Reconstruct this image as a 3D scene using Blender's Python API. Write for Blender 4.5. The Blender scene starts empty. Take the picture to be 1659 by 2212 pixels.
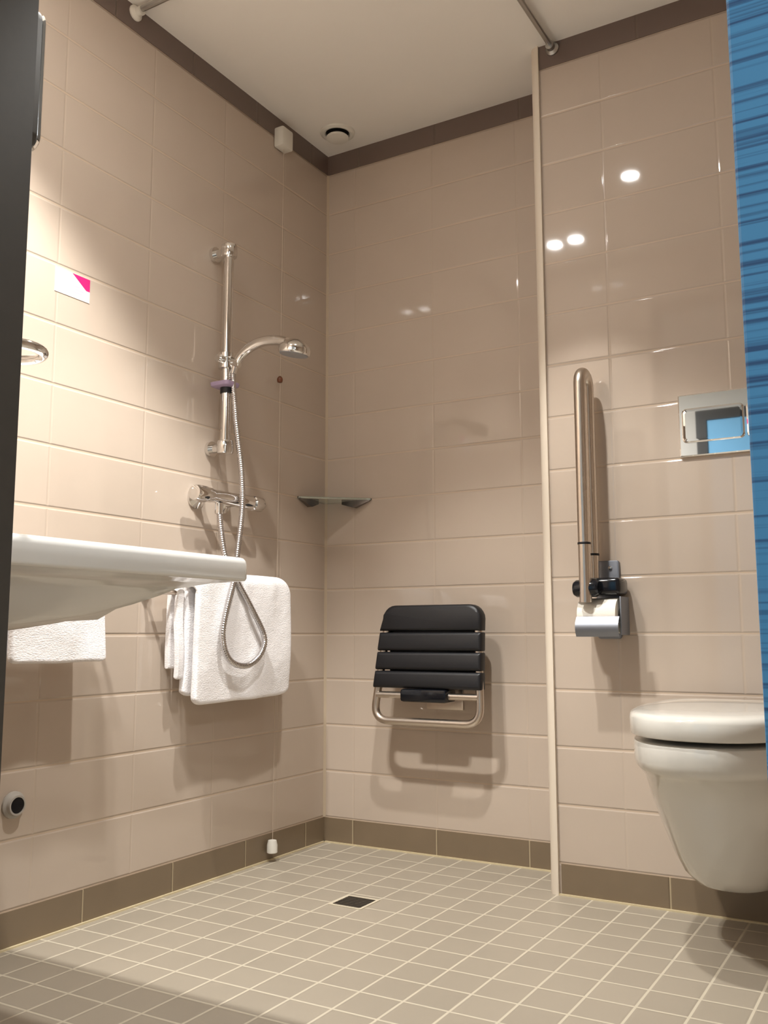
import bpy, bmesh, math, random
from mathutils import Vector, Matrix, noise
random.seed(4)
C = bpy.context.scene.collection
PI = math.pi

# ------------------------------------------------------------------ camera, light, exposure
cam_d = bpy.data.cameras.new('camera')
cam = bpy.data.objects.new('camera', cam_d); C.objects.link(cam)
RT = Vector((.8627, .5057, -.0020)); FW = Vector((-.5012, .8556, .1294)).normalized()
UP = RT.cross(FW).normalized(); RT = FW.cross(UP).normalized()
M = Matrix((RT, UP, -FW)).transposed().to_4x4(); M.translation = (1.833, -2.723, .694)
cam.matrix_world = M
cam_d.sensor_fit = 'HORIZONTAL'; cam_d.sensor_width = 36; cam_d.lens = 36*2020.2/1659
cam_d.clip_start = .02
bpy.context.scene.camera = cam
vs = bpy.context.scene.view_settings
vs.view_transform = 'Standard'; vs.look = 'None'; vs.gamma = 1; vs.use_curve_mapping = False
vs.exposure = 0.33
w = bpy.data.worlds.new('world'); bpy.context.scene.world = w; w.use_nodes = True
w.node_tree.nodes['Background'].inputs[0].default_value = (1, .9, .8, 1)
w.node_tree.nodes['Background'].inputs[1].default_value = .05

HC = 2.45            # ceiling height
YS = -.223           # face of the stepped wall
XS = .894            # corner of the step
YW = -1.93           # inner face of the door wall
SPOT_COL = (1, .985, .945)
LAMPS = [(.93, -1.15, 78, 'recessed ceiling downlight standing alone over the middle of the floor'),
         (.555, -1.61, 66, 'recessed ceiling downlight over the washbasin, nearer the doorway'),
         (.453, -1.62, 66, 'recessed ceiling downlight over the washbasin, nearer the left wall')]
HALL_POWER = 36

# ------------------------------------------------------------------ helpers
def link(name, bm, mat=None, parent=None, smooth=True, ang=35, **props):
    me = bpy.data.meshes.new(name)
    bmesh.ops.recalc_face_normals(bm, faces=bm.faces[:])
    bm.to_mesh(me); bm.free()
    if smooth:
        me.shade_smooth(); me.set_sharp_from_angle(angle=math.radians(ang))
    o = bpy.data.objects.new(name, me); C.objects.link(o)
    if mat: me.materials.append(mat)
    if parent:
        o.parent = parent; o.matrix_parent_inverse = Matrix.Translation(-Vector(parent.location))
    for k, v in props.items(): o[k] = v
    return o

def thing(name, label, cat, loc=(0, 0, 0), group=None):
    o = bpy.data.objects.new(name, None); C.objects.link(o); o.location = loc
    o.empty_display_size = .05
    o['label'] = label; o['category'] = cat
    if group: o['group'] = group
    return o

def add_box(bm, x0, x1, y0, y1, z0, z1, bev=0, seg=2):
    b = bmesh.new()
    bmesh.ops.create_cube(b, size=1)
    for v in b.verts:
        v.co = Vector((x0 + (v.co.x+.5)*(x1-x0), y0 + (v.co.y+.5)*(y1-y0), z0 + (v.co.z+.5)*(z1-z0)))
    if bev: bmesh.ops.bevel(b, geom=b.edges[:], offset=bev, segments=seg, profile=.5, affect='EDGES')
    merge(bm, b); return bm

def merge(bm, b):
    me = bpy.data.meshes.new('tmp'); b.to_mesh(me); b.free(); bm.from_mesh(me); bpy.data.meshes.remove(me)

def box(*a, **k): return add_box(bmesh.new(), *a, **k)

def rings(bm, rs, cap=True, closed=False):
    vr = [[bm.verts.new(p) for p in r] for r in rs]
    n = len(rs[0]); m = len(rs)
    for i in range(m if closed else m-1):
        a, b = vr[i], vr[(i+1) % m]
        for j in range(n):
            bm.faces.new((a[j], a[(j+1) % n], b[(j+1) % n], b[j]))
    if cap and not closed:
        bm.faces.new(vr[0]); bm.faces.new(vr[-1][::-1])
    return bm

def smooth_path(pts, sub=8, closed=False):
    P = [Vector(p) for p in pts]; n = len(P); out = []
    rng = range(n if closed else n-1)
    for i in rng:
        if closed: a, b, c, d = P[(i-1) % n], P[i], P[(i+1) % n], P[(i+2) % n]
        else: a, b, c, d = P[max(i-1, 0)], P[i], P[i+1], P[min(i+2, n-1)]
        for k in range(sub):
            t = k/sub
            out.append(.5*((2*b) + (c-a)*t + (2*a-5*b+4*c-d)*t*t + (3*b-a-3*c+d)*t**3))
    if not closed: out.append(P[-1])
    return out

def add_tube(bm, path, r, seg=14, closed=False, cap=True, flat=1.0, up=None):
    path = [Vector(p) for p in path]; n = len(path)
    T = []
    for i in range(n):
        a = path[(i-1) % n] if (closed or i > 0) else path[0]
        b = path[(i+1) % n] if (closed or i < n-1) else path[-1]
        T.append((b-a).normalized())
    u = up and Vector(up) or (Vector((0, 0, 1)) if abs(T[0].z) < .9 else Vector((1, 0, 0)))
    rs = []
    for i in range(n):
        u = (u - T[i]*u.dot(T[i])).normalized(); v = T[i].cross(u)
        rr = r[i] if isinstance(r, (list, tuple)) else r
        rs.append([path[i] + (u*math.cos(2*PI*k/seg)*flat + v*math.sin(2*PI*k/seg))*rr for k in range(seg)])
    return rings(bm, rs, cap, closed)

def tube(*a, **k): return add_tube(bmesh.new(), *a, **k)

def add_lathe(bm, prof, origin, axis, seg=32):
    """prof: list of (radius, height along axis)"""
    ax = Vector(axis).normalized(); u = ax.orthogonal().normalized(); v = ax.cross(u); o = Vector(origin)
    rs = [[o + ax*h + (u*math.cos(2*PI*k/seg) + v*math.sin(2*PI*k/seg))*max(r, 1e-4) for k in range(seg)] for r, h in prof]
    return rings(bm, rs)

def lathe(*a, **k): return add_lathe(bmesh.new(), *a, **k)

def rrect(cx, cy, hx, hy, r, n=6):
    out = []
    for sx, sy, a0 in ((1, 1, 0), (-1, 1, 90), (-1, -1, 180), (1, -1, 270)):
        for k in range(n+1):
            a = math.radians(a0 + 90*k/n)
            out.append((cx + sx*(hx-r) + r*math.cos(a), cy + sy*(hy-r) + r*math.sin(a)))
    return out

def round_poly(pts, r, n=6):
    """3D closed polyline with rounded corners"""
    P = [Vector(p) for p in pts]; out = []
    for i in range(len(P)):
        a, b, c = P[i-1], P[i], P[(i+1) % len(P)]
        d1 = (a-b).normalized(); d2 = (c-b).normalized()
        h = math.acos(max(-1, min(1, d1.dot(d2))))/2; t = r/math.tan(h)
        s, e = b+d1*t, b+d2*t
        for k in range(n+1):
            q = k/n; out.append((1-q)**2*s + 2*q*(1-q)*b + q*q*e)
    return out

# ------------------------------------------------------------------ materials
def newmat(name):
    m = bpy.data.materials.new(name); m.use_nodes = True
    return m, m.node_tree, m.node_tree.nodes['Principled BSDF']

def pbsdf(name, col, rough=.4, metal=0, coat=0, noise_amt=0, noise_scale=20, bump=0, bump_scale=200, **kw):
    m, nt, b = newmat(name)
    b.inputs['Base Color'].default_value = (*col, 1)
    b.inputs['Roughness'].default_value = rough; b.inputs['Metallic'].default_value = metal
    b.inputs['Coat Weight'].default_value = coat
    for k, v in kw.items(): b.inputs[k.replace('_', ' ')].default_value = v
    tc = nt.nodes.new('ShaderNodeTexCoord')
    if noise_amt:
        n = nt.nodes.new('ShaderNodeTexNoise'); n.inputs['Scale'].default_value = noise_scale
        nt.links.new(tc.outputs['Object'], n.inputs['Vector'])
        mx = nt.nodes.new('ShaderNodeMix'); mx.data_type = 'RGBA'
        mx.inputs['A'].default_value = (*[c*(1-noise_amt) for c in col], 1)
        mx.inputs['B'].default_value = (*[min(1, c*(1+noise_amt)) for c in col], 1)
        nt.links.new(n.outputs['Fac'], mx.inputs['Factor']); nt.links.new(mx.outputs['Result'], b.inputs['Base Color'])
    if bump:
        n = nt.nodes.new('ShaderNodeTexNoise'); n.inputs['Scale'].default_value = bump_scale
        nt.links.new(tc.outputs['Object'], n.inputs['Vector'])
        bp = nt.nodes.new('ShaderNodeBump'); bp.inputs['Strength'].default_value = bump; bp.inputs['Distance'].default_value = .003
        nt.links.new(n.outputs['Fac'], bp.inputs['Height']); nt.links.new(bp.outputs['Normal'], b.inputs['Normal'])
    return m

def math_node(nt, op, a, b=None):
    n = nt.nodes.new('ShaderNodeMath'); n.operation = op
    for i, v in enumerate((a, b)):
        if v is None: continue
        if isinstance(v, (int, float)): n.inputs[i].default_value = v
        else: nt.links.new(v, n.inputs[i])
    return n.outputs[0]

def tile_mat(name, col, grout, ua, up, uo, uw, va, vp, vo, vw, rough=.045, var=.02, bump=.9, spec=.5, mott=.03, us=.4):
    """stacked tiles: u/v axis name, period, offset and joint width (None period = no joints)"""
    m, nt, b = newmat(name); L = nt.links
    tc = nt.nodes.new('ShaderNodeTexCoord'); sp = nt.nodes.new('ShaderNodeSeparateXYZ'); L.new(tc.outputs['Object'], sp.inputs[0])
    masks = []; ids = []
    for ax, p, o, wd in ((ua, up, uo, uw), (va, vp, vo, vw)):
        if p is None: continue
        q = math_node(nt, 'DIVIDE', math_node(nt, 'SUBTRACT', sp.outputs[ax], o), p)
        ids.append(math_node(nt, 'FLOOR', q))
        fr = math_node(nt, 'FRACT', q)
        d = math_node(nt, 'MULTIPLY', math_node(nt, 'SUBTRACT', .5, math_node(nt, 'ABSOLUTE', math_node(nt, 'SUBTRACT', fr, .5))), p)
        mr = nt.nodes.new('ShaderNodeMapRange'); mr.interpolation_type = 'SMOOTHSTEP'
        mr.inputs['From Min'].default_value = wd*.42; mr.inputs['From Max'].default_value = wd*.62+.0004
        mr.inputs['To Min'].default_value = 1; mr.inputs['To Max'].default_value = 0
        L.new(d, mr.inputs['Value']); g = mr.outputs[0]
        mr2 = nt.nodes.new('ShaderNodeMapRange'); mr2.interpolation_type = 'SMOOTHSTEP'
        mr2.inputs['From Min'].default_value = wd*.4; mr2.inputs['From Max'].default_value = wd*.5+.0045
        mr2.inputs['To Min'].default_value = 0; mr2.inputs['To Max'].default_value = 1
        L.new(d, mr2.inputs['Value'])
        hh = mr2.outputs[0]
        if not masks and us < 1:      # upright joints are tighter and shallower than the bed joints
            g = math_node(nt, 'MULTIPLY', g, us)
            hh = math_node(nt, 'ADD', math_node(nt, 'MULTIPLY', hh, us), 1-us)
        masks.append((g, hh))
    g = masks[0][0]; h = masks[0][1]
    for a, c in masks[1:]: g = math_node(nt, 'MAXIMUM', g, a); h = math_node(nt, 'MINIMUM', h, c)
    cb = nt.nodes.new('ShaderNodeCombineXYZ')
    for i, s in enumerate(ids): L.new(s, cb.inputs[i])
    wn = nt.nodes.new('ShaderNodeTexWhiteNoise'); L.new(cb.outputs[0], wn.inputs['Vector'])
    nz = nt.nodes.new('ShaderNodeTexNoise'); nz.inputs['Scale'].default_value = 9; nz.inputs['Detail'].default_value = 5
    L.new(tc.outputs['Object'], nz.inputs['Vector'])
    k = math_node(nt, 'ADD', math_node(nt, 'MULTIPLY', math_node(nt, 'SUBTRACT', wn.outputs['Value'], .5), 2*var),
                  math_node(nt, 'MULTIPLY', math_node(nt, 'SUBTRACT', nz.outputs['Fac'], .5), 2*mott))
    k = math_node(nt, 'ADD', k, 1)
    vm = nt.nodes.new('ShaderNodeVectorMath'); vm.operation = 'SCALE'; vm.inputs[0].default_value = col; L.new(k, vm.inputs['Scale'])
    mx = nt.nodes.new('ShaderNodeMix'); mx.data_type = 'RGBA'
    L.new(g, mx.inputs['Factor']); L.new(vm.outputs[0], mx.inputs['A']); mx.inputs['B'].default_value = (*grout, 1)
    L.new(mx.outputs['Result'], b.inputs['Base Color'])
    rr = nt.nodes.new('ShaderNodeMapRange'); L.new(g, rr.inputs['Value'])
    rr.inputs['To Min'].default_value = rough; rr.inputs['To Max'].default_value = .6; L.new(rr.outputs[0], b.inputs['Roughness'])
    bp = nt.nodes.new('ShaderNodeBump'); bp.inputs['Strength'].default_value = bump; bp.inputs['Distance'].default_value = .0015
    L.new(h, bp.inputs['Height']); L.new(bp.outputs['Normal'], b.inputs['Normal'])
    b.inputs['Specular IOR Level'].default_value = spec
    return m

TILE = (.525, .435, .357); GR = (.56, .44, .33)
ROW = .153; HB = .0815
T_left = tile_mat('beige_tile_left', TILE, GR, 'Y', .312, -.891, .0010, 'Z', ROW, HB, .003)
T_back = tile_mat('beige_tile_back', TILE, GR, 'X', .312, .43, .0010, 'Z', ROW, HB, .003)
T_step = tile_mat('beige_tile_step', TILE, GR, 'X', .312, 1.411, .0010, 'Z', ROW, HB, .003)
BR = (.20, .148, .095); BG = (.42, .34, .22)
B_y = tile_mat('taupe_skirting_left', BR, BG, 'Y', .312, -.736, .003, 'Z', None, 0, 0, us=1, rough=.3, mott=.12)
B_x = tile_mat('taupe_skirting_back', BR, BG, 'X', .312, .117, .003, 'Z', None, 0, 0, us=1, rough=.3, mott=.12)
B_r = tile_mat('taupe_skirting_step', BR, BG, 'X', .312, 1.208, .003, 'Z', None, 0, 0, us=1, rough=.3, mott=.12)
TP = (.165, .118, .098); TG = (.16, .12, .09)
F_y = tile_mat('brown_frieze_left', TP, TG, 'Y', .312, -.736, .002, 'Z', None, 0, 0, us=1, rough=.3)
F_x = tile_mat('brown_frieze_back', TP, TG, 'X', .312, .447, .002, 'Z', None, 0, 0, us=1, rough=.3)
F_r = tile_mat('brown_frieze_step', TP, TG, 'X', .312, 1.209, .002, 'Z', None, 0, 0, us=1, rough=.3)
FLOOR = tile_mat('floor_mosaic', (.36, .312, .247), (.56, .50, .39), 'X', .0975, .8115, .0045, 'Y', .0975, -.3947, .0045, rough=.38, var=.035, bump=.35, us=1)
CEIL = pbsdf('ceiling_paint', (.90, .86, .80), .8)
CHROME = pbsdf('chrome', (.80, .79, .78), .07, 1)
POLISH = pbsdf('polished_chrome', (.84, .83, .82), .02, 1)
STEEL = pbsdf('brushed_steel', (.66, .59, .52), .28, 1, bump=.02, bump_scale=400)
ALU = pbsdf('anodised_aluminium', (.55, .54, .52), .35, 1)
WHITE_P = pbsdf('white_plastic', (.78, .75, .68), .35)
PORC = pbsdf('white_ceramic', (.66, .64, .59), .06, coat=.3)
PORC2 = pbsdf('basin_ceramic', (.76, .75, .72), .1, coat=.3)
BLACK = pbsdf('black_plastic', (.006, .006, .008), .45, bump=.05, bump_scale=120)
BLACKG = pbsdf('black_glossy_plastic', (.006, .007, .010), .12)
DARK = pbsdf('dark_hole', (.004, .004, .005), .7)
JAMB = pbsdf('dark_grey_lacquer', (.045, .040, .034), .5, noise_amt=.1, noise_scale=60)
TRIMM = pbsdf('cream_edge_trim', (.72, .63, .52), .3)
CAULK = pbsdf('cream_sealant', (.62, .52, .33), .5)
LILAC = pbsdf('lilac_plastic', (.58, .45, .64), .25, Transmission_Weight=.35)
TOGGLE = pbsdf('brown_plastic', (.16, .05, .02), .4)
HOSE = pbsdf('hose_steel', (.62, .60, .60), .2, 1)
GLASS = pbsdf('shelf_glass', (.75, .85, .82), .03, Transmission_Weight=1.0, IOR=1.45)
PAPER = pbsdf('toilet_paper', (.80, .76, .68), .9, bump=.2)
GREYST = pbsdf('blue_grey_steel', (.26, .275, .31), .5, 1)
HALLFLOOR = pbsdf('hall_carpet', (.09, .08, .075), .95, bump=.5, bump_scale=500)
MIRROR = pbsdf('mirror_glass', (.85, .86, .86), .02, 1)
LAMPM, nt, b = newmat('lamp_glow')
b.inputs['Base Color'].default_value = (.8, .8, .8, 1)
b.inputs['Emission Color'].default_value = (*SPOT_COL, 1); b.inputs['Emission Strength'].default_value = 260
def towel_mat():
    m, nt, b = newmat('white_terry'); L = nt.links
    b.inputs['Base Color'].default_value = (.93, .90, .90, 1); b.inputs['Roughness'].default_value = .95
    b.inputs['Sheen Weight'].default_value = .3
    tc = nt.nodes.new('ShaderNodeTexCoord'); mp = nt.nodes.new('ShaderNodeMapping'); mp.inputs['Scale'].default_value = (1, 1, 2.2)
    L.new(tc.outputs['Object'], mp.inputs[0])
    n = nt.nodes.new('ShaderNodeTexNoise'); n.inputs['Scale'].default_value = 170; n.inputs['Detail'].default_value = 3
    n2 = nt.nodes.new('ShaderNodeTexNoise'); n2.inputs['Scale'].default_value = 14
    L.new(mp.outputs[0], n.inputs['Vector']); L.new(tc.outputs['Object'], n2.inputs['Vector'])
    s = math_node(nt, 'ADD', n.outputs['Fac'], math_node(nt, 'MULTIPLY', n2.outputs['Fac'], 3))
    bp = nt.nodes.new('ShaderNodeBump'); bp.inputs['Strength'].default_value = .5; bp.inputs['Distance'].default_value = .003
    L.new(s, bp.inputs['Height']); L.new(bp.outputs['Normal'], b.inputs['Normal'])
    return m
TOWEL = towel_mat()
def blue_mat():
    m, nt, b = newmat('blue_streaked_laminate'); L = nt.links
    tc = nt.nodes.new('ShaderNodeTexCoord')
    def nz(sx, sz, sc, det):
        mp = nt.nodes.new('ShaderNodeMapping'); mp.inputs['Scale'].default_value = (sx, 1, sz)
        L.new(tc.outputs['Object'], mp.inputs[0])
        n = nt.nodes.new('ShaderNodeTexNoise'); n.inputs['Scale'].default_value = sc; n.inputs['Detail'].default_value = det
        L.new(mp.outputs[0], n.inputs['Vector']); return n.outputs['Fac']
    a = nz(.5, 62, 3.4, 3.0); c = nz(.5, 6, 2, 1)
    s = math_node(nt, 'ADD', math_node(nt, 'MULTIPLY', a, .85), math_node(nt, 'MULTIPLY', c, .15))
    r = nt.nodes.new('ShaderNodeValToRGB'); L.new(s, r.inputs[0])
    e = r.color_ramp.elements
    e[0].position = .40; e[0].color = (.008, .05, .13, 1); e[1].position = .515; e[1].color = (.045, .19, .35, 1)
    L.new(r.outputs[0], b.inputs['Base Color']); b.inputs['Roughness'].default_value = .55
    return m
BLUE = blue_mat()
BLUEP = pbsdf('blue_door_lacquer', (.20, .48, .74), .6, noise_amt=.06, noise_scale=5)
HALLP = pbsdf('hall_paint', (.60, .56, .50), .7, noise_amt=.03, noise_scale=4)

# ------------------------------------------------------------------ setting
ST = dict(kind='structure')
link('floor', box(-.1, 2.6, -2.05, .1, -.1, 0), FLOOR, smooth=False, **ST)
link('ceiling', box(-.1, 2.6, -2.03, .1, HC, HC+.1), CEIL, smooth=False, **ST)
link('wall_left', box(-.1, 0, -2.03, 0, 0, HC), T_left, smooth=False, **ST)
link('wall_back', box(-.1, XS, 0, .1, 0, HC), T_back, smooth=False, **ST)
link('wall_step', box(XS, 2.5, YS, .1, 0, HC), T_step, smooth=False, **ST)
link('wall_right', box(2.5, 2.6, -2.03, .1, 0, HC), T_left, smooth=False, **ST)
bm = box(0, .79, YW-.1, YW, 0, HC); add_box(bm, 1.80, 2.5, YW-.1, YW, 0, HC); add_box(bm, .79, 1.80, YW-.1, YW, 2.2, HC)
link('wall_front', bm, T_step, smooth=False, **ST)
link('baseboard_left', box(0, .003, YW, 0, 0, HB-.001), B_y, smooth=False, **ST)
link('baseboard_back', box(.003, XS, -.003, 0, 0, HB-.001), B_x, smooth=False, **ST)
link('baseboard_step', box(XS+.026, 2.5, YS-.003, YS, 0, HB-.001), B_r, smooth=False, **ST)
link('trim_1', box(0, .003, YW, 0, HC-.0735, HC), F_y, smooth=False, **ST)
link('trim_2', box(.003, XS, -.003, 0, HC-.0735, HC), F_x, smooth=False, **ST)
link('trim_3', box(XS+.020, 2.5, YS-.003, YS, HC-.0735, HC), F_r, smooth=False, **ST)
# rounded cream edge profile on the outer corner of the step
prof = []
rr_ = .030
for k in range(9):
    a = PI + (PI/2)*k/8
    prof.append((XS+.020 + rr_*math.cos(a), YS+.020 + rr_*math.sin(a)))
prof += [(XS+.020, YS+.020)]
link('trim_4', rings(bmesh.new(), [[(x, y, 0) for x, y in prof], [(x, y, HC) for x, y in prof]]), TRIMM, **ST)
# sealant joints floor/wall and inner corner
bm = box(.003, .009, YW, -.003, 0, .004); add_box(bm, .003, XS-.004, -.009, -.003, 0, .004); add_box(bm, XS+.02, 2.5, YS-.009, YS-.003, 0, .004)
link('trim_5', bm, CAULK, smooth=False, **ST)
bm = bmesh.new(); rings(bm, [[(0, 0, z), (.007, -.0001, z), (.0001, -.007, z)] for z in (HB, HC-.0735)])
link('trim_6', bm, pbsdf('corner_sealant', (.50, .40, .29), .5), smooth=False, **ST)
# doorway: dark lined left jamb and head
bm = box(.79, .808, YW-.125, YW+.004, 0, 2.2); add_box(bm, .74, .808, YW-.135, YW-.10, 0, 2.24)
link('trim_7', bm, JAMB, smooth=False, **ST)
link('trim_8', box(.808, 1.80, YW-.125, YW+.004, 2.18, 2.2), JAMB, smooth=False, **ST)
# hall behind the camera
HY = -4.3
link('wall_hall_back', box(-.6, 3.6, HY-.1, HY, 0, HC), HALLP, smooth=False, **ST)
link('wall_hall_left', box(-.7, -.6, HY, -2.03, 0, HC), HALLP, smooth=False, **ST)
link('wall_hall_right', box(3.6, 3.7, HY, -2.03, 0, HC), HALLP, smooth=False, **ST)
bm = box(-.6, .74, -2.045, -2.031, 0, HC); add_box(bm, 1.80, 3.6, -2.045, -2.031, 0, HC); add_box(bm, .74, 1.80, -2.045, -2.031, 2.24, HC)
link('wall_hall_front', bm, HALLP, smooth=False, **ST)
link('floor_hall', box(-.7, 3.7, HY-.1, -2.05, -.1, -.002), HALLFLOOR, smooth=False, **ST)
link('ceiling_hall', box(-.7, 3.7, HY-.1, -2.031, HC+.001, HC+.1), CEIL, smooth=False, **ST)
bm = box(.50, .57, HY+.001, HY+.03, 0, 2.14); add_box(bm, 1.58, 1.65, HY+.001, HY+.03, 0, 2.14); add_box(bm, .50, 1.65, HY+.001, HY+.03, 2.14, 2.21)
link('trim_9', bm, JAMB, smooth=False, **ST)
d = thing('door_2', 'plain light blue door in a dark frame across the hall, seen mirrored in the flush plate', 'door', (1.07, HY, 0)); d['kind'] = 'structure'
link('door_leaf', box(.572, 1.578, HY+.002, HY+.022, .01, 2.138, bev=.002), BLUEP, d, smooth=False)
link('door_handle', tube([(1.50, HY+.021, 1.02), (1.50, HY+.06, 1.02), (1.38, HY+.06, 1.02)], .009), STEEL, d)
# open sliding door leaf with blue streaked face
d = thing('door_1', 'blue streaked sliding door leaf standing open at the right of the doorway', 'door', (2.24, -2.08, .01)); d['kind'] = 'structure'
link('door_leaf', box(1.738, 2.74, -2.10, -2.062, .012, 2.26, bev=.002), BLUE, d, smooth=False)
link('door_handle', tube([(2.62, -2.10, .9), (2.62, -2.13, .9), (2.62, -2.13, 1.2), (2.62, -2.10, 1.2)], .008), STEEL, d)
link('door_track', box(1.0, 2.8, -2.105, -2.046, 2.262, 2.30), ALU, d, smooth=False)

# ------------------------------------------------------------------ lamps
for x, y, p, lab in LAMPS:
    t = thing('ceiling_downlight', lab, 'ceiling light', (x, y, HC), 'recessed downlights in the bathroom ceiling')
    link('trim_ring', lathe([(.030, -.0005), (.030, -.004), (.040, -.005), (.045, -.002), (.045, -.0005)], (x, y, HC), (0, 0, 1)), CHROME, t)
    link('lamp_lens', lathe([(.029, -.001), (.029, -.004)], (x, y, HC), (0, 0, 1)), LAMPM, t)
    l = bpy.data.lights.new('downlight_beam', 'SPOT'); l.energy = p; l.color = SPOT_COL
    l.spot_size = math.radians(92); l.spot_blend = .35; l.shadow_soft_size = .028
    lo = bpy.data.objects.new('downlight_beam', l); C.objects.link(lo)
    lo.parent = t; lo.location = (0, 0, -.035)
for hx in (-.15, 2.95):
    t = thing('hall_ceiling_light', 'square hall ceiling light panel %s the doorway' % ('to the left of' if hx < 1 else 'to the right of'), 'ceiling light', (hx, -3.3, HC), 'hall ceiling panels')
    link('frame', box(hx-.2, hx+.2, -3.5, -3.1, HC-.03, HC-.001, bev=.004), WHITE_P, t)
    l = bpy.data.lights.new('panel_light', 'AREA'); l.energy = HALL_POWER; l.color = (.93, .97, 1); l.shape = 'SQUARE'; l.size = .36
    lo = bpy.data.objects.new('panel_light', l); C.objects.link(lo); lo.parent = t; lo.location = (0, 0, -.032)

# ------------------------------------------------------------------ wall-hung toilet
TX = 1.402
t = thing('toilet', 'white wall-hung toilet with closed lid, on the right below the chrome flush plate', 'toilet', (TX, YS, .11))
def dplan(hw, L, y0, z, n=26, e=2.5, dz=0):
    """D-shaped plan: straight at the wall, superelliptic front"""
    pts = []
    for k in range(n+1):
        a = PI*k/n
        c, s = math.cos(a), math.sin(a)
        x = hw*math.copysign(abs(c)**(2/e), c); y = abs(s)**(2/2.1)
        pts.append((TX + x, y0 - L*.36 - y*L*.64, z + dz*y))
    pts.append((TX - hw*.96, y0, z)); pts.append((TX + hw*.96, y0, z))
    return pts
tab = [(.122, .050, .20), (.126, .080, .25), (.137, .102, .285), (.165, .120, .33), (.20, .133, .36), (.27, .153, .41), (.333, .168, .45),
       (.385, .176, .485), (.402, .182, .520), (.412, .187, .535), (.425, .189, .540), (.455, .190, .542), (.464, .188, .540), (.467, .182, .534)]
link('bowl', rings(bmesh.new(), [dplan(h, l, YS-.001, z) for z, h, l in tab]), PORC, t, ang=50)
tab = [(.4725, .176, .52), (.4730, .183, .530), (.476, .186, .536), (.482, .1875, .540), (.486, .186, .538), (.488, .184, .536)]
link('seat', rings(bmesh.new(), [dplan(h, l, YS-.05, z+.004) for z, h, l in [(a, b_, c-.05) for a, b_, c in tab]]), PORC, t, ang=50)
tab = [(.476, .188, .541), (.4755, .191, .545), (.478, .1925, .547), (.510, .1925, .547), (.518, .190, .543), (.523, .182, .530), (.526, .165, .50), (.528, .12, .43), (.529, .05, .3)]
link('lid', rings(bmesh.new(), [dplan(h, l-.05, YS-.05, z+.004) for z, h, l in tab]), PORC, t, ang=60)
for s in (-1, 1):
    link('hinge', tube([(TX+s*.10, YS-.028, .467), (TX+s*.10, YS-.028, .50), (TX+s*.10, YS-.06, .515)], .012), CHROME, t)

# ------------------------------------------------------------------ flush plate
t = thing('flush_plate', 'wide chrome flush plate on the wall above the toilet', 'flush plate', (TX, YS, 1.238))
def plate(cx, cz, hx, hz, r, y0, y1, bev, bow=0):
    rs = []
    for y, q in ((y0, 0), (y1+bev, 0), (y1+bev*.3, bev*.3), (y1, bev)):
        rs.append([(x, y, z) for x, z in rrect(cx, cz, hx-q, hz-q, max(r-q, .001))])
    return rings(bmesh.new(), rs)
link('back_plate', plate(TX, 1.238, .123, .084, .006, YS-.0005, YS-.010, .004), POLISH, t, ang=2)
for cx, hx in ((TX-.035, .078), (TX+.081, .033)):
    bm = bmesh.new(); rs = []
    for y, q in ((YS-.0095, 0), (YS-.0120, 0), (YS-.0145, .0012), (YS-.0158, .004), (YS-.0162, .009)):
        rs.append([(x, y, z) for x, z in rrect(cx, 1.236, hx-q, .046-q, .012-q*.5)])
    link('flush_button', rings(bm, rs), POLISH, t, ang=2)

# ------------------------------------------------------------------ folding grab rail, raised
GX = 1.047
t = thing('folding_grab_rail', 'steel U-shaped folding grab rail folded up against the wall, left of the toilet', 'grab rail', (GX, YS, .80))
yf, yb, zt = YS-.115, YS-.045, 1.365
path = [Vector((GX, yf, .775)), Vector((GX, yf, 1.0)), Vector((GX, yf, zt))]
rad = (yb-yf)/2
for k in range(1, 12):
    a = PI*k/12; path.append(Vector((GX, (yf+yb)/2 - rad*math.cos(a), zt + rad*math.sin(a)*.95)))
path += [Vector((GX, yb, zt)), Vector((GX, yb, 1.0)), Vector((GX, yb, .82))]
link('rail_loop', tube(path, .016, seg=20), STEEL, t)
for yy, zz in ((yf, .93), (yb, .905)):
    link('joint_ring', lathe([(.0165, -.003), (.0175, -.002), (.0175, .002), (.0165, .003)], (GX, yy, zz), (0, 0, 1)), BLACK, t)
bm = box(GX-.010, GX+.084, yf+.022, YS-.0105, .794, .840, bev=.012, seg=3)
add_lathe(bm, [(.006, -.036), (.018, -.034), (.023, -.026), (.023, .026), (.018, .034), (.006, .036)], (GX-.0, yf+.012, .812), (1, 0, 0))
link('hinge_block', bm, BLACKG, t)
link('wall_plate', plate(GX+.028, .785, .032, .105, .008, YS-.0005, YS-.010, .002), GREYST, t)
for z in (.70, .87): link('screw_head', lathe([(.005, 0), (.005, .003), (.003, .004)], (GX+.036, YS-.010, z), (0, -1, 0), seg=12), CHROME, t)

# toilet-roll holder under the hinge block
t = thing('toilet_roll_holder', 'grey metal toilet roll holder with curved front flap, fixed under the folding grab rail', 'toilet roll holder', (GX+.02, YS-.06, .69))
bm = bmesh.new(); fl = []
for k in range(13):
    q = k/12; z = .738 - .052*q; y = YS-.112 - .014*math.sin(q*PI*.9)
    fl.append((y, z))
prof = fl + [(y+.0025, z) for y, z in fl[::-1]]
rings(bm, [[(x, y, z) for y, z in prof] for x in (GX-.028, GX+.086)])
link('front_flap', bm, GREYST, t)
bm = box(GX+.080, GX+.084, YS-.085, YS-.011, .690, .79, bev=.001)
link('side_arm', bm, GREYST, t)
link('spindle', tube([(GX-.028, YS-.062, .741), (GX+.081, YS-.062, .741)], .006), CHROME, t)
t2 = thing('toilet_roll', 'white toilet paper roll inside the grey metal holder', 'toilet roll', (GX+.018, YS-.062, .741))
bm = bmesh.new(); rs = []
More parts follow.
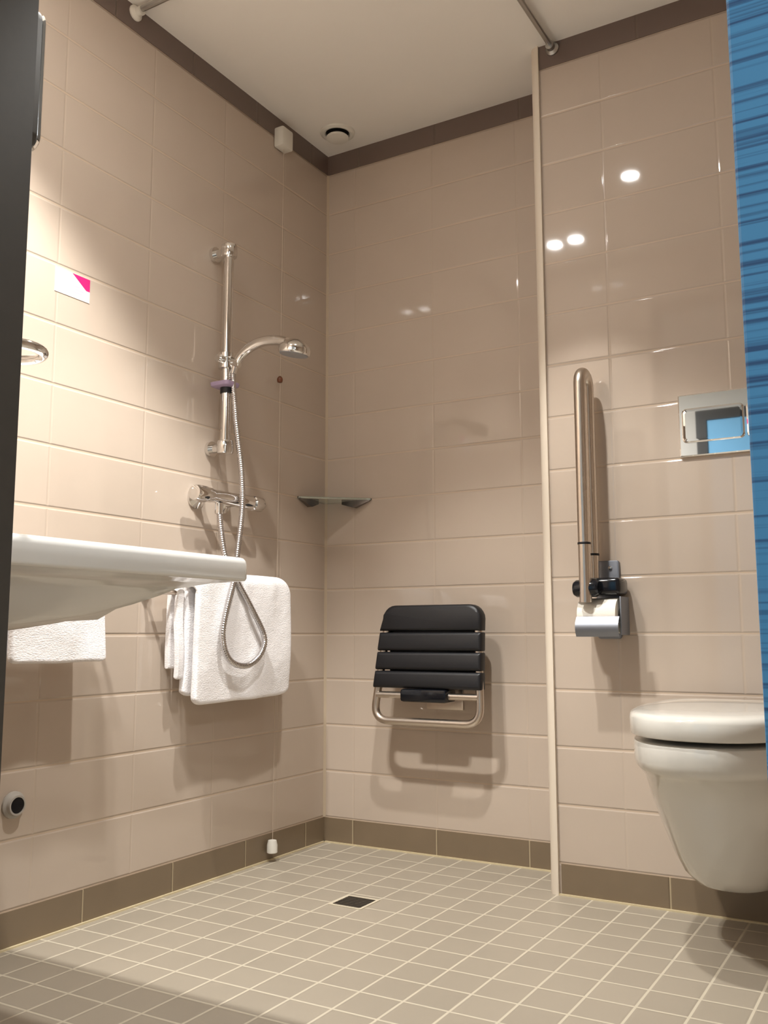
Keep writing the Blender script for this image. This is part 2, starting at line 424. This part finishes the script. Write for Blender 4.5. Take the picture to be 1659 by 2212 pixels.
for x, r in ((GX-.028, .018), (GX-.028, .046), (GX+.074, .046), (GX+.074, .018)):
    rs.append([(x, YS-.062 + r*math.cos(2*PI*k/40), .741 + r*math.sin(2*PI*k/40)) for k in range(40)])
rings(bm, rs, closed=True)
link('paper', bm, PAPER, t2)

# ------------------------------------------------------------------ folding shower seat on the back wall
t = thing('folding_shower_seat', 'black slatted shower seat with steel frame folded up on the back wall', 'shower seat', (.46, 0, .50))
def seat_pt(u, z, y=-.138):  # centre shifts slightly, width narrows upward
    k = (z-.41)/(.78-.41); hw = .186 - .020*k; cx = .462 + .016*k
    return (cx + u*hw, y + .030*k, z)
fr = round_poly([seat_pt(-1, .425), seat_pt(1, .425), seat_pt(.93, .762), seat_pt(-.93, .762)], .05, 8)
link('frame', tube(fr, .0125, seg=14, closed=True), STEEL, t)
zs = [(.728, .775), (.672, .722), (.608, .666), (.548, .602)]
zs = [(.704, .784), (.642, .699), (.583, .638), (.527, .579)]
for i, (z0, z1) in enumerate(zs):
    bm = bmesh.new(); a0 = 1.045; top = i == 0
    rs = []
    outl = []
    if top:
        R_ = .045
        for u, z in ((-a0, z0), (a0, z0)): outl.append(Vector(seat_pt(u, z)))
        for s, cu in ((1, 0), (-1, 1)):
            ks = range(7) if s > 0 else range(6, -1, -1)
            for k in ks:
                a = PI/2*k/6
                cx = Vector(seat_pt(s*a0, z1)).x - s*R_
                outl.append(Vector((cx + s*R_*math.cos(a), seat_pt(0, z1)[1], z1-R_+R_*math.sin(a))))
    else:
        for u, z in ((-a0, z0), (a0, z0), (a0, z1), (-a0, z1)): outl.append(Vector(seat_pt(u, z)))
        outl = round_poly(outl, .004, 3)
    cen = sum(outl, Vector())/len(outl)
    for dy, q in ((.014, .006), (.014, .001), (.011, 0), (-.013, 0), (-.019, .003), (-.0215, .009)):
        rs.append([Vector((p.x - math.copysign(q, p.x-cen.x), p.y+dy, p.z - math.copysign(min(q, abs(p.z-cen.z)), p.z-cen.z))) for p in outl])
    rings(bm, rs)
    link('slat', bm, BLACK, t, ang=50)
    if i:   # raised padded centre pad
        pass
link('slat_spacer', box(.32, .63, -.106, -.096, .56, .75, bev=.003), BLACK, t)
link('cross_bar', tube([seat_pt(-.97, .505, -.142), seat_pt(.97, .505, -.142)], .0105), STEEL, t)
link('hinge_block', box(.385, .545, -.160, -.085, .486, .526, bev=.009), BLACKG, t)
bm = box(.40, .53, -.008, -.0005, .455, .535, bev=.002); add_box(bm, .415, .435, -.10, -.008, .488, .522, bev=.003); add_box(bm, .495, .515, -.10, -.008, .488, .522, bev=.003)
link('wall_bracket', bm, STEEL, t)

# ------------------------------------------------------------------ corner shelf
t = thing('corner_shelf', 'thin triangular glass corner shelf where left and back walls meet', 'shelf', (0, 0, 1.15))
bm = bmesh.new(); pts = [(.002, -.002), (.190, -.002), (.182, -.020)]
for k in range(1, 8):
    a = k/8; pts.append((.182*(1-a)+.020*a - .0*a, -.020*(1-a)-.168*a))
pts += [(.020, -.168), (.002, -.176)]
pts = [(x, y) for x, y in pts]
rings(bm, [[(x, y, z) for x, y in pts] for z in (1.150, 1.156)])
link('glass_panel', bm, GLASS, t, smooth=False)
bm = bmesh.new()
link('front_rim', tube([(.004, -.172, 1.153), (.186, -.004, 1.153)], .0035), CHROME, t)
for a in (((.004, -.172), (.004, -.065)), ((.186, -.004), (.075, -.004))):
    (x0, y0), (x1, y1) = a
    bm = bmesh.new()
    nx, ny = (.02, 0) if x0 < .01 else (0, -.02)
    rs = [[(x0, y0, 1.1505), (x0+nx*.3, y0+ny*.3, 1.1505), (x0+nx*.3, y0+ny*.3, 1.147), (x0, y0, 1.147)],
          [((x0+x1)/2, (y0+y1)/2, 1.1505), ((x0+x1)/2+nx, (y0+y1)/2+ny, 1.1505), ((x0+x1)/2+nx, (y0+y1)/2+ny, 1.125), ((x0+x1)/2, (y0+y1)/2, 1.125)],
          [(x1, y1, 1.1505), (x1+nx*.5, y1+ny*.5, 1.1505), (x1+nx*.5, y1+ny*.5, 1.141), (x1, y1, 1.141)]]
    rings(bm, rs)
    link('bracket', bm, pbsdf('dark_chrome', (.25, .24, .24), .25, 1), t)

# ------------------------------------------------------------------ shower riser, slider, hand shower, mixer, hose
SX, SY = .060, -.622
t = thing('shower_riser_rail', 'vertical chrome shower riser rail on the left wall', 'shower rail', (0, SY, 1.24))
link('rail', tube([(SX, SY, 1.225), (SX, SY, 1.855)], .0150, seg=20), CHROME, t)
for z in (1.845, 1.24):
    bm = tube([(0.001, SY, z), (.012, SY, z)], .023, seg=24); add_tube(bm, [(.012, SY, z), (SX, SY, z)], .013, seg=18)
    add_lathe(bm, [(.014, -.021), (.023, -.019), (.0245, -.014), (.0245, .014), (.023, .019), (.014, .021)], (SX, SY, z), (0, 0, 1))
    link('wall_bracket', bm, CHROME, t)
bm = lathe([(.016, -.027), (.025, -.024), (.025, -.010), (.021, -.008), (.021, .006), (.025, .008), (.025, .022), (.016, .025)], (SX, SY, 1.502), (0, 0, 1))
add_tube(bm, [(SX+.01, SY, 1.495), (SX+.045, SY, 1.487)], .014, seg=16)
add_lathe(bm, [(.012, 0), (.013, .004), (.013, .022), (.010, .025)], (SX, SY-.018, 1.502), (0, -1, 0))
link('slider', bm, CHROME, t)
t = thing('soap_dish', 'small lilac soap dish clipped to the shower riser rail', 'soap dish', (SX, SY, 1.42))
bm = bmesh.new()
rings(bm, [[(SX-.006+x, SY+y, z) for x, y in rrect(0, 0, a, b_, .012)] for z, a, b_ in ((1.420, .026, .024), (1.424, .034, .030), (1.434, .036, .032), (1.436, .034, .030), (1.428, .026, .024))])
link('dish', bm, LILAC, t)
link('clip', lathe([(.0145, -.008), (.018, -.007), (.018, .012), (.0145, .013)], (SX, SY, 1.410), (0, 0, 1)), BLACK, t)
t = thing('hand_shower', 'chrome hand shower with curved handle resting in the riser slider', 'hand shower', (.10, SY, 1.49))
hp = smooth_path([(.085, SY, 1.462), (.098, SY, 1.492), (.122, SY, 1.517), (.16, SY, 1.535), (.20, SY, 1.541), (.245, SY, 1.536), (.280, SY, 1.524)], 6)
n = len(hp); link('handle', tube(hp, [.010+.005*min(1, i/n*2) for i in range(n)], seg=18), CHROME, t)
link('spray_head', lathe([(.010, .016), (.020, .013), (.034, .004), (.043, -.004), (.046, -.012), (.046, -.024), (.043, -.028)], (.310, SY, 1.512), (.18, 0, 1)), CHROME, t)
link('spray_face', lathe([(.042, -.027), (.040, -.030)], (.310, SY, 1.512), (.18, 0, 1)), pbsdf('spray_grey', (.25, .25, .26), .4), t)

t = thing('shower_mixer', 'horizontal chrome thermostatic shower mixer on the left wall below the riser rail', 'shower mixer', (0, -.55, 1.085))
MZ = 1.088
bm = lathe([(.016, 0), (.0215, .004), (.0215, .04), (.019, .045), (.019, .165), (.0215, .17), (.0215, .222), (.016, .227)], (.07, -.735, MZ), (0, 1, 0))
link('body', bm, CHROME, t)
link('flow_handle', lathe([(.014, -.014), (.021, -.012), (.0235, -.004), (.0235, .030), (.020, .033)], (.07, -.750, MZ), (0, 1, 0)), CHROME, t)
link('temperature_handle', lathe([(.020, 0), (.0235, .003), (.0235, .04), (.021, .044), (.012, .046)], (.07, -.508, MZ), (0, 1, 0)), CHROME, t)
for yy in (-.68, -.56):
    bm = lathe([(.033, .001), (.033, .006), (.022, .014), (.016, .02), (.016, .06)], (0, yy, MZ), (1, 0, 0))
    link('wall_flange', bm, CHROME, t)
link('hose_outlet', lathe([(.012, 0), (.012, .030), (.010, .032)], (.07, -.655, MZ-.018), (0, 0, -1)), CHROME, t)
hpts = [(.082, -.620, 1.468), (.083, -.618, 1.42), (.09, -.618, 1.37), (.092, -.612, 1.307), (.095, -.592, 1.195), (.100, -.588, 1.112), (.105, -.595, 1.042), (.11, -.615, .947), (.118, -.640, .853),
        (.125, -.676, .772), (.13, -.699, .701), (.13, -.686, .646), (.13, -.650, .614), (.13, -.588, .606), (.13, -.531, .634), (.13, -.512, .685),
        (.126, -.565, .764), (.11, -.636, .866), (.10, -.660, .915), (.085, -.660, .978), (.072, -.655, 1.040)]
hp = smooth_path(hpts, 10)
n_ = [0]
L_ = 0; pts2 = [hp[0]]
for a, b_ in zip(hp, hp[1:]):     # resample evenly for the corrugation
    pass
def resample(path, step):
    out = [path[0]]; acc = 0
    for a, b_ in zip(path, path[1:]):
        d_ = (b_-a).length; pos = 0
        while acc + (d_-pos) >= step:
            pos += step-acc; acc = 0; out.append(a.lerp(b_, pos/d_))
        acc += d_-pos
    return out
hp = resample(hp, .0016)
hose = link('shower_hose', tube(hp, [.0088 if (i//2) % 2 else .0072 for i in range(len(hp))], seg=12), HOSE, smooth=True, ang=80)
hose['label'] = 'flexible ribbed metal shower hose looping down in front of the large hanging towel'; hose['category'] = 'shower hose'

# ------------------------------------------------------------------ towels and rails
def towel_sheet(y0, y1, xc, R, ztop, zf, zb, th, seed, corner=.03, wav=.006, slope=0):
    """mid-surface hung over a bar at (xc, ztop-R); front drop to zf, back drop to zb"""
    ny, prof = 36, []
    nf = 22
    for k in range(nf): prof.append((xc+R, zf + (ztop-R-zf)*k/nf, 'f'))
    for k in range(9):
        a = PI*k/8; prof.append((xc+R*math.cos(a), ztop-R+R*math.sin(a), 't'))
    for k in range(1, nf+1): prof.append((xc-R, ztop-R-(ztop-R-zb)*k/nf, 'b'))
    bm = bmesh.new(); g = []
    for j in range(ny+1):
        v = j/ny; y = y0+(y1-y0)*v; row = []
        e = min(v, 1-v)*(y1-y0)
        drop = 0
        if e < corner: drop = corner - math.sqrt(max(0, corner**2-(corner-e)**2))
        for i, (x, z, s) in enumerate(prof):
            low = max(0, (ztop-z)/(ztop-zf))
            zz = z if z < ztop-corner*1.5 else z - drop*.8*min(1, (z-(ztop-corner*1.5))/(corner))
            if low > .9: zz += drop*.35 + slope*(v-.5)
            nx = noise.noise((y*9+seed, zz*5, seed))*wav*2*low + noise.noise((y*25, zz*9, seed+4))*wav*.5
            yy = y + noise.noise((zz*6, seed*2, v*2))*.006*low + (v-.5)*.012*low
            if s == 'b': nx = -abs(nx)*.2
            row.append(bm.verts.new((x+(nx if s != 'b' else nx), yy, zz + noise.noise((y*8, seed, 3))*.006*(low > .85))))
        g.append(row)
    for a, b_ in zip(g, g[1:]):
        for i in range(len(prof)-1): bm.faces.new((a[i], a[i+1], b_[i+1], b_[i]))
    return bm
def towel(label, th, group=None, **k):
    o = link('towel', towel_sheet(th=th, **k), TOWEL, ang=180)
    s = o.modifiers.new('thick', 'SOLIDIFY'); s.thickness = th; s.offset = 0
    s = o.modifiers.new('round', 'SUBSURF'); s.levels = 1; s.render_levels = 2
    o['label'] = label; o['category'] = 'towel'
    if group: o['group'] = group
    return o
towel('large white folded towel hanging on the left wall behind the hose loop', .020, y0=-.775, y1=-.352, xc=.078, R=.022, ztop=.860, zf=.508, zb=.53, seed=2.2, corner=.045, slope=.008)
towel('small white towel hanging half hidden at the left of the large towel', .014, y0=-.808, y1=-.790, xc=.045, R=.014, ztop=.822, zf=.572, zb=.60, seed=7.1, corner=.01, wav=.010)
towel('brightly lit white towel on the left wall, seen just below the washbasin', .018, y0=-1.365, y1=-1.112, xc=.082, R=.018, ztop=.86, zf=.630, zb=.645, seed=11.4, corner=.02)
t = thing('towel_rail', 'steel double towel rail on the left wall carrying the large and small towels', 'towel rail', (0, -.60, .81))
link('bar', tube([(.078, -.80, .836), (.078, -.33, .836)], .0065), STEEL, t)
link('bar', tube([(.048, -.875, .806), (.048, -.33, .806)], .0055), STEEL, t)
for yy in (-.872, -.34):
    bm = bmesh.new(); add_tube(bm, [(.001, yy, .806), (.008, yy, .806)], .018, seg=20)
    add_tube(bm, smooth_path([(.006, yy, .806), (.048, yy, .806), (.066, yy, .818), (.078, yy+(.07 if yy < -.5 else 0), .836)], 4), .006)
    link('bracket', bm, STEEL, t)
t = thing('towel_rail', 'steel towel rail on the left wall carrying the brightly lit towel beyond the washbasin', 'towel rail', (0, -1.24, .83))
link('bar', tube([(.082, -1.42, .842), (.082, -1.07, .842)], .0065), STEEL, t)
for yy in (-1.41, -1.08):
    bm = tube([(.001, yy, .842), (.008, yy, .842)], .018, seg=20); add_tube(bm, [(.006, yy, .842), (.082, yy, .842)], .006)
    link('bracket', bm, STEEL, t)

# ------------------------------------------------------------------ washbasin on the door wall
t = thing('washbasin', 'large shallow white ceramic washbasin fixed to the door wall, seen from below at the left', 'washbasin', (.46, YW, .80))
x0, x1, y0, y1 = .145, .765, YW+.001, -1.378
def bplan(ins, z, r):
    return [(x, y, z) for x, y in rrect((x0+x1)/2, (y0+y1)/2, (x1-x0)/2-ins, (y1-y0)/2-ins, max(r-ins, .004), 5)]
bc = Vector(((x0+x1)/2-.01, -1.64, 0))
rs = []
def ell(hx, hy, z, e=2.6):
    out = []
    base = bplan(0, z, .02)
    for (x, y, _) in base:
        a = math.atan2((y-bc.y)/hy, (x-bc.x)/hx)
        c, s = math.cos(a), math.sin(a)
        out.append((bc.x + hx*math.copysign(abs(c)**(2/e), c), bc.y + hy*math.copysign(abs(s)**(2/e), s), z))
    return out
def mixr(a, b_, q, z): return [((1-q)*p[0]+q*r_[0], (1-q)*p[1]+q*r_[1], z) for p, r_ in zip(a, b_)]
def cone(hx, yf, yb, z, e=2.8):
    out = []; cy, hy = (yf+yb)/2, (yf-yb)/2
    for (x, y, _) in bplan(0, z, .02):
        a = math.atan2((y-(y0+y1)/2)/((y1-y0)/2), (x-(x0+x1)/2)/((x1-x0)/2)); c, s_ = math.cos(a), math.sin(a)
        out.append(((x0+x1)/2 + hx*math.copysign(abs(c)**(2/e), c), cy + hy*math.copysign(abs(s_)**(2/e), s_), z))
    return out
rs = [cone(.04, -1.81, -1.88, .6935), cone(.10, -1.78, -1.90, .695), cone(.155, -1.72, -1.915, .701), cone(.195, -1.65, -1.918, .712), cone(.225, -1.58, -1.92, .727),
      cone(.250, -1.51, -1.92, .745), cone(.272, -1.455, -1.92, .762), cone(.286, -1.425, -1.92, .774), mixr(cone(.292, -1.410, -1.92, .78), bplan(.012, .788, .02), .5, .785),
      bplan(.012, .7885, .02), bplan(.003, .7895, .02), bplan(0, .794, .02), bplan(0, .819, .02), bplan(.002, .826, .02), bplan(.006, .830, .02), bplan(.012, .832, .02), bplan(.030, .832, .04),
      bplan(.040, .828, .05), ell(.245, .20, .815), ell(.22, .17, .76), ell(.15, .12, .72), ell(.03, .03, .714)]
link('bowl', rings(bmesh.new(), rs), PORC2, t, ang=50)
link('drain_ring', lathe([(.022, 0), (.024, .002), (.018, .003)], (bc.x, bc.y, .7145), (0, 0, 1)), CHROME, t)
bm = lathe([(.030, 0), (.030, -.02), (.022, -.025), (.022, -.05), (.020, -.055)], (bc.x, bc.y-.10, .702), (0, 0, 1))
link('waste_pipe', tube([(bc.x, bc.y-.06, .70), (bc.x, bc.y-.14, .705), (bc.x, YW+.001, .705)], .018), CHROME, t)
bm.free()
t = thing('basin_mixer', 'chrome basin tap on the washbasin rim beside the door wall', 'tap', (.455, -1.86, .83))
bm = lathe([(.026, 0), (.026, .004), (.021, .01), (.021, .09), (.017, .10)], (.455, -1.87, .832), (0, 0, 1)); add_tube(bm, smooth_path([(.455, -1.86, .89), (.455, -1.80, .905), (.455, -1.74, .895), (.455, -1.735, .88)], 5), .011)
link('body', bm, CHROME, t)
link('lever', tube([(.455, -1.875, .93), (.455, -1.84, .945), (.455, -1.79, .958)], .006), CHROME, t)
# things at the edge of the door jamb
t = thing('tumbler_holder', 'empty chrome ring holder peeping out beside the dark door jamb above the washbasin', 'tumbler holder', (.70, YW, 1.10))
ring = [(.712+.046*math.cos(2*PI*k/32), -1.872+.046*math.sin(2*PI*k/32), 1.098) for k in range(32)]
link('ring', tube(ring, .0075, closed=True), CHROME, t)
link('arm', tube([(.712, YW+.001, 1.098), (.712, -1.916, 1.098)], .007), CHROME, t)
t = thing('wall_mirror', 'dark backed rounded mirror seen edge on past the top of the dark door jamb', 'mirror', (.55, YW, 1.5))
def slab_y(cx, cz, hx, hz, r, y0_, y1_):
    return rings(bmesh.new(), [[(x, y, z) for x, z in rrect(cx, cz, hx-q, hz-q, r-q)] for y, q in ((y0_, .003), (y0_+.003, 0), (y1_-.003, 0), (y1_, .003))])
link('backing', slab_y(.594, 1.504, .161, .110, .022, -1.895, -1.874), JAMB, t)
link('glass', slab_y(.594, 1.504, .161, .110, .022, -1.874, -1.868), MIRROR, t)
link('wall_arm', tube([(.59, YW+.001, 1.50), (.59, -1.894, 1.50)], .02), CHROME, t)

# ------------------------------------------------------------------ small wall things
t = thing('emergency_pull_cord', 'white emergency pull cord hanging down the left wall from a box near the ceiling', 'pull cord', (0, -.30, 2.37))
link('switch_box', box(.001, .040, -.332, -.272, 2.335, 2.405, bev=.006), WHITE_P, t)
link('cord', tube([(.022, -.302, 2.336), (.022, -.308, 1.2), (.022, -.316, .06)], .0008, seg=6), pbsdf('cord_beige', (.60, .50, .40), .7), t)
link('toggle', lathe([(.004, .012), (.009, .006), (.010, 0), (.008, -.008), (.003, -.010)], (.022, -.308, 1.525), (0, 0, 1)), TOGGLE, t, label='small brown toggle')
link('end_weight', lathe([(.004, .020), (.013, .018), (.0165, .004), (.0165, -.018), (.013, -.020)], (.024, -.320, .047), (0, 0, 1)), WHITE_P, t)
t = thing('air_valve', 'round white ventilation valve in the ceiling near the corner', 'vent', (.127, -.130, HC))
link('outer_ring', lathe([(.040, -.0005), (.044, -.008), (.052, -.010), (.060, -.006), (.062, -.0005)], (.127, -.130, HC), (0, 0, 1), seg=40), WHITE_P, t)
link('throat', lathe([(.0398, -.0005), (.0398, -.004)], (.127, -.130, HC), (0, 0, 1)), DARK, t)
link('centre_disc', lathe([(.010, -.010), (.034, -.014), (.040, -.020), (.038, -.025), (.025, -.028), (.005, -.029)], (.127, -.130, HC), (0, 0, 1), seg=40), WHITE_P, t)

t = thing('curtain_rail', 'slim aluminium shower curtain rail under the ceiling, running from the stepped wall', 'curtain rail', (.958, YS, 2.43))
path = [Vector((.958, YS-.004, 2.432)), Vector((.958, -.5, 2.432))]
for k in range(11):
    a = PI/2*k/10; path.append(Vector((.958-.25+.25*math.cos(a), -.73-.25*math.sin(a), 2.432)))
path.append(Vector((.004, -.98, 2.432)))
link('rail', tube(path, .0085, seg=10), ALU, t)
link('wall_socket', lathe([(.020, .0035), (.020, .008), (.013, .016), (.013, .03)], (.958, YS, 2.428), (0, -1, 0)), ALU, t)
link('wall_socket', lathe([(.022, .0035), (.022, .008), (.013, .016), (.013, .03)], (0, -.98, 2.428), (1, 0, 0)), WHITE_P, t)

t = thing('floor_drain', 'square metal floor drain grate in the mosaic floor', 'drain', (.475, -.562, 0))
link('drain_frame', rings(bmesh.new(), [[(x, y, z) for x, y in rrect(.475, -.562, h, h, .004, 2)] for h, z in ((.050, .0002), (.050, .0016), (.042, .0016), (.042, .0002))], closed=True), pbsdf('drain_rim', (.62, .55, .42), .5), t)
link('drain_pit', box(.433, .517, -.604, -.520, .0002, .0006), DARK, t, smooth=False)
for k in range(7):
    y = -.520-.006-k*.012
    link('grate_bar', box(.434, .516, y-.0035, y+.0035, .0006, .0020, bev=.0004), pbsdf('grate_steel', (.16, .145, .125), .45, 1) if k == 0 else bpy.data.materials['grate_steel'], t, smooth=False)

t = thing('pipe_stub', 'dark open pipe outlet with grey collar low on the left wall', 'pipe outlet', (0, -1.255, .312))
link('collar', lathe([(.020, .001), (.030, .001), (.030, .006), (.024, .010), (.022, .018), (.018, .018), (.018, .003)], (0, -1.262, .312), (1, 0, 0)), pbsdf('grey_collar', (.40, .37, .33), .4), t)
link('opening', lathe([(.0178, .0035), (.0178, .0165)], (0, -1.262, .312), (1, 0, 0)), BLACKG, t)

t = thing('wall_notice', 'small white notice with a magenta corner stuck on the left wall', 'notice', (0, -1.155, 1.573))
link('paper_sheet', box(.0004, .0012, -1.211, -1.100, 1.542, 1.605), pbsdf('notice_white', (.86, .78, .78), .5), t, smooth=False)
bm = bmesh.new()
rings(bm, [[(x, -1.158, 1.6045), (x, -1.1005, 1.6045), (x, -1.1005, 1.572), (x, -1.112, 1.572)] for x in (.0012, .0016)])
link('magenta_corner', bm, pbsdf('magenta_print', (.60, .015, .17), .5), t, smooth=False)
bm = bmesh.new()
for k, (z, a, b_) in enumerate(((1.583, -1.200, -1.150), (1.573, -1.203, -1.135), (1.565, -1.203, -1.120), (1.557, -1.203, -1.125))):
    add_box(bm, .0012, .0014, a, b_, z-.0012, z+.0012)
link('text_lines', bm, pbsdf('lilac_print', (.66, .50, .66), .5), t, smooth=False)
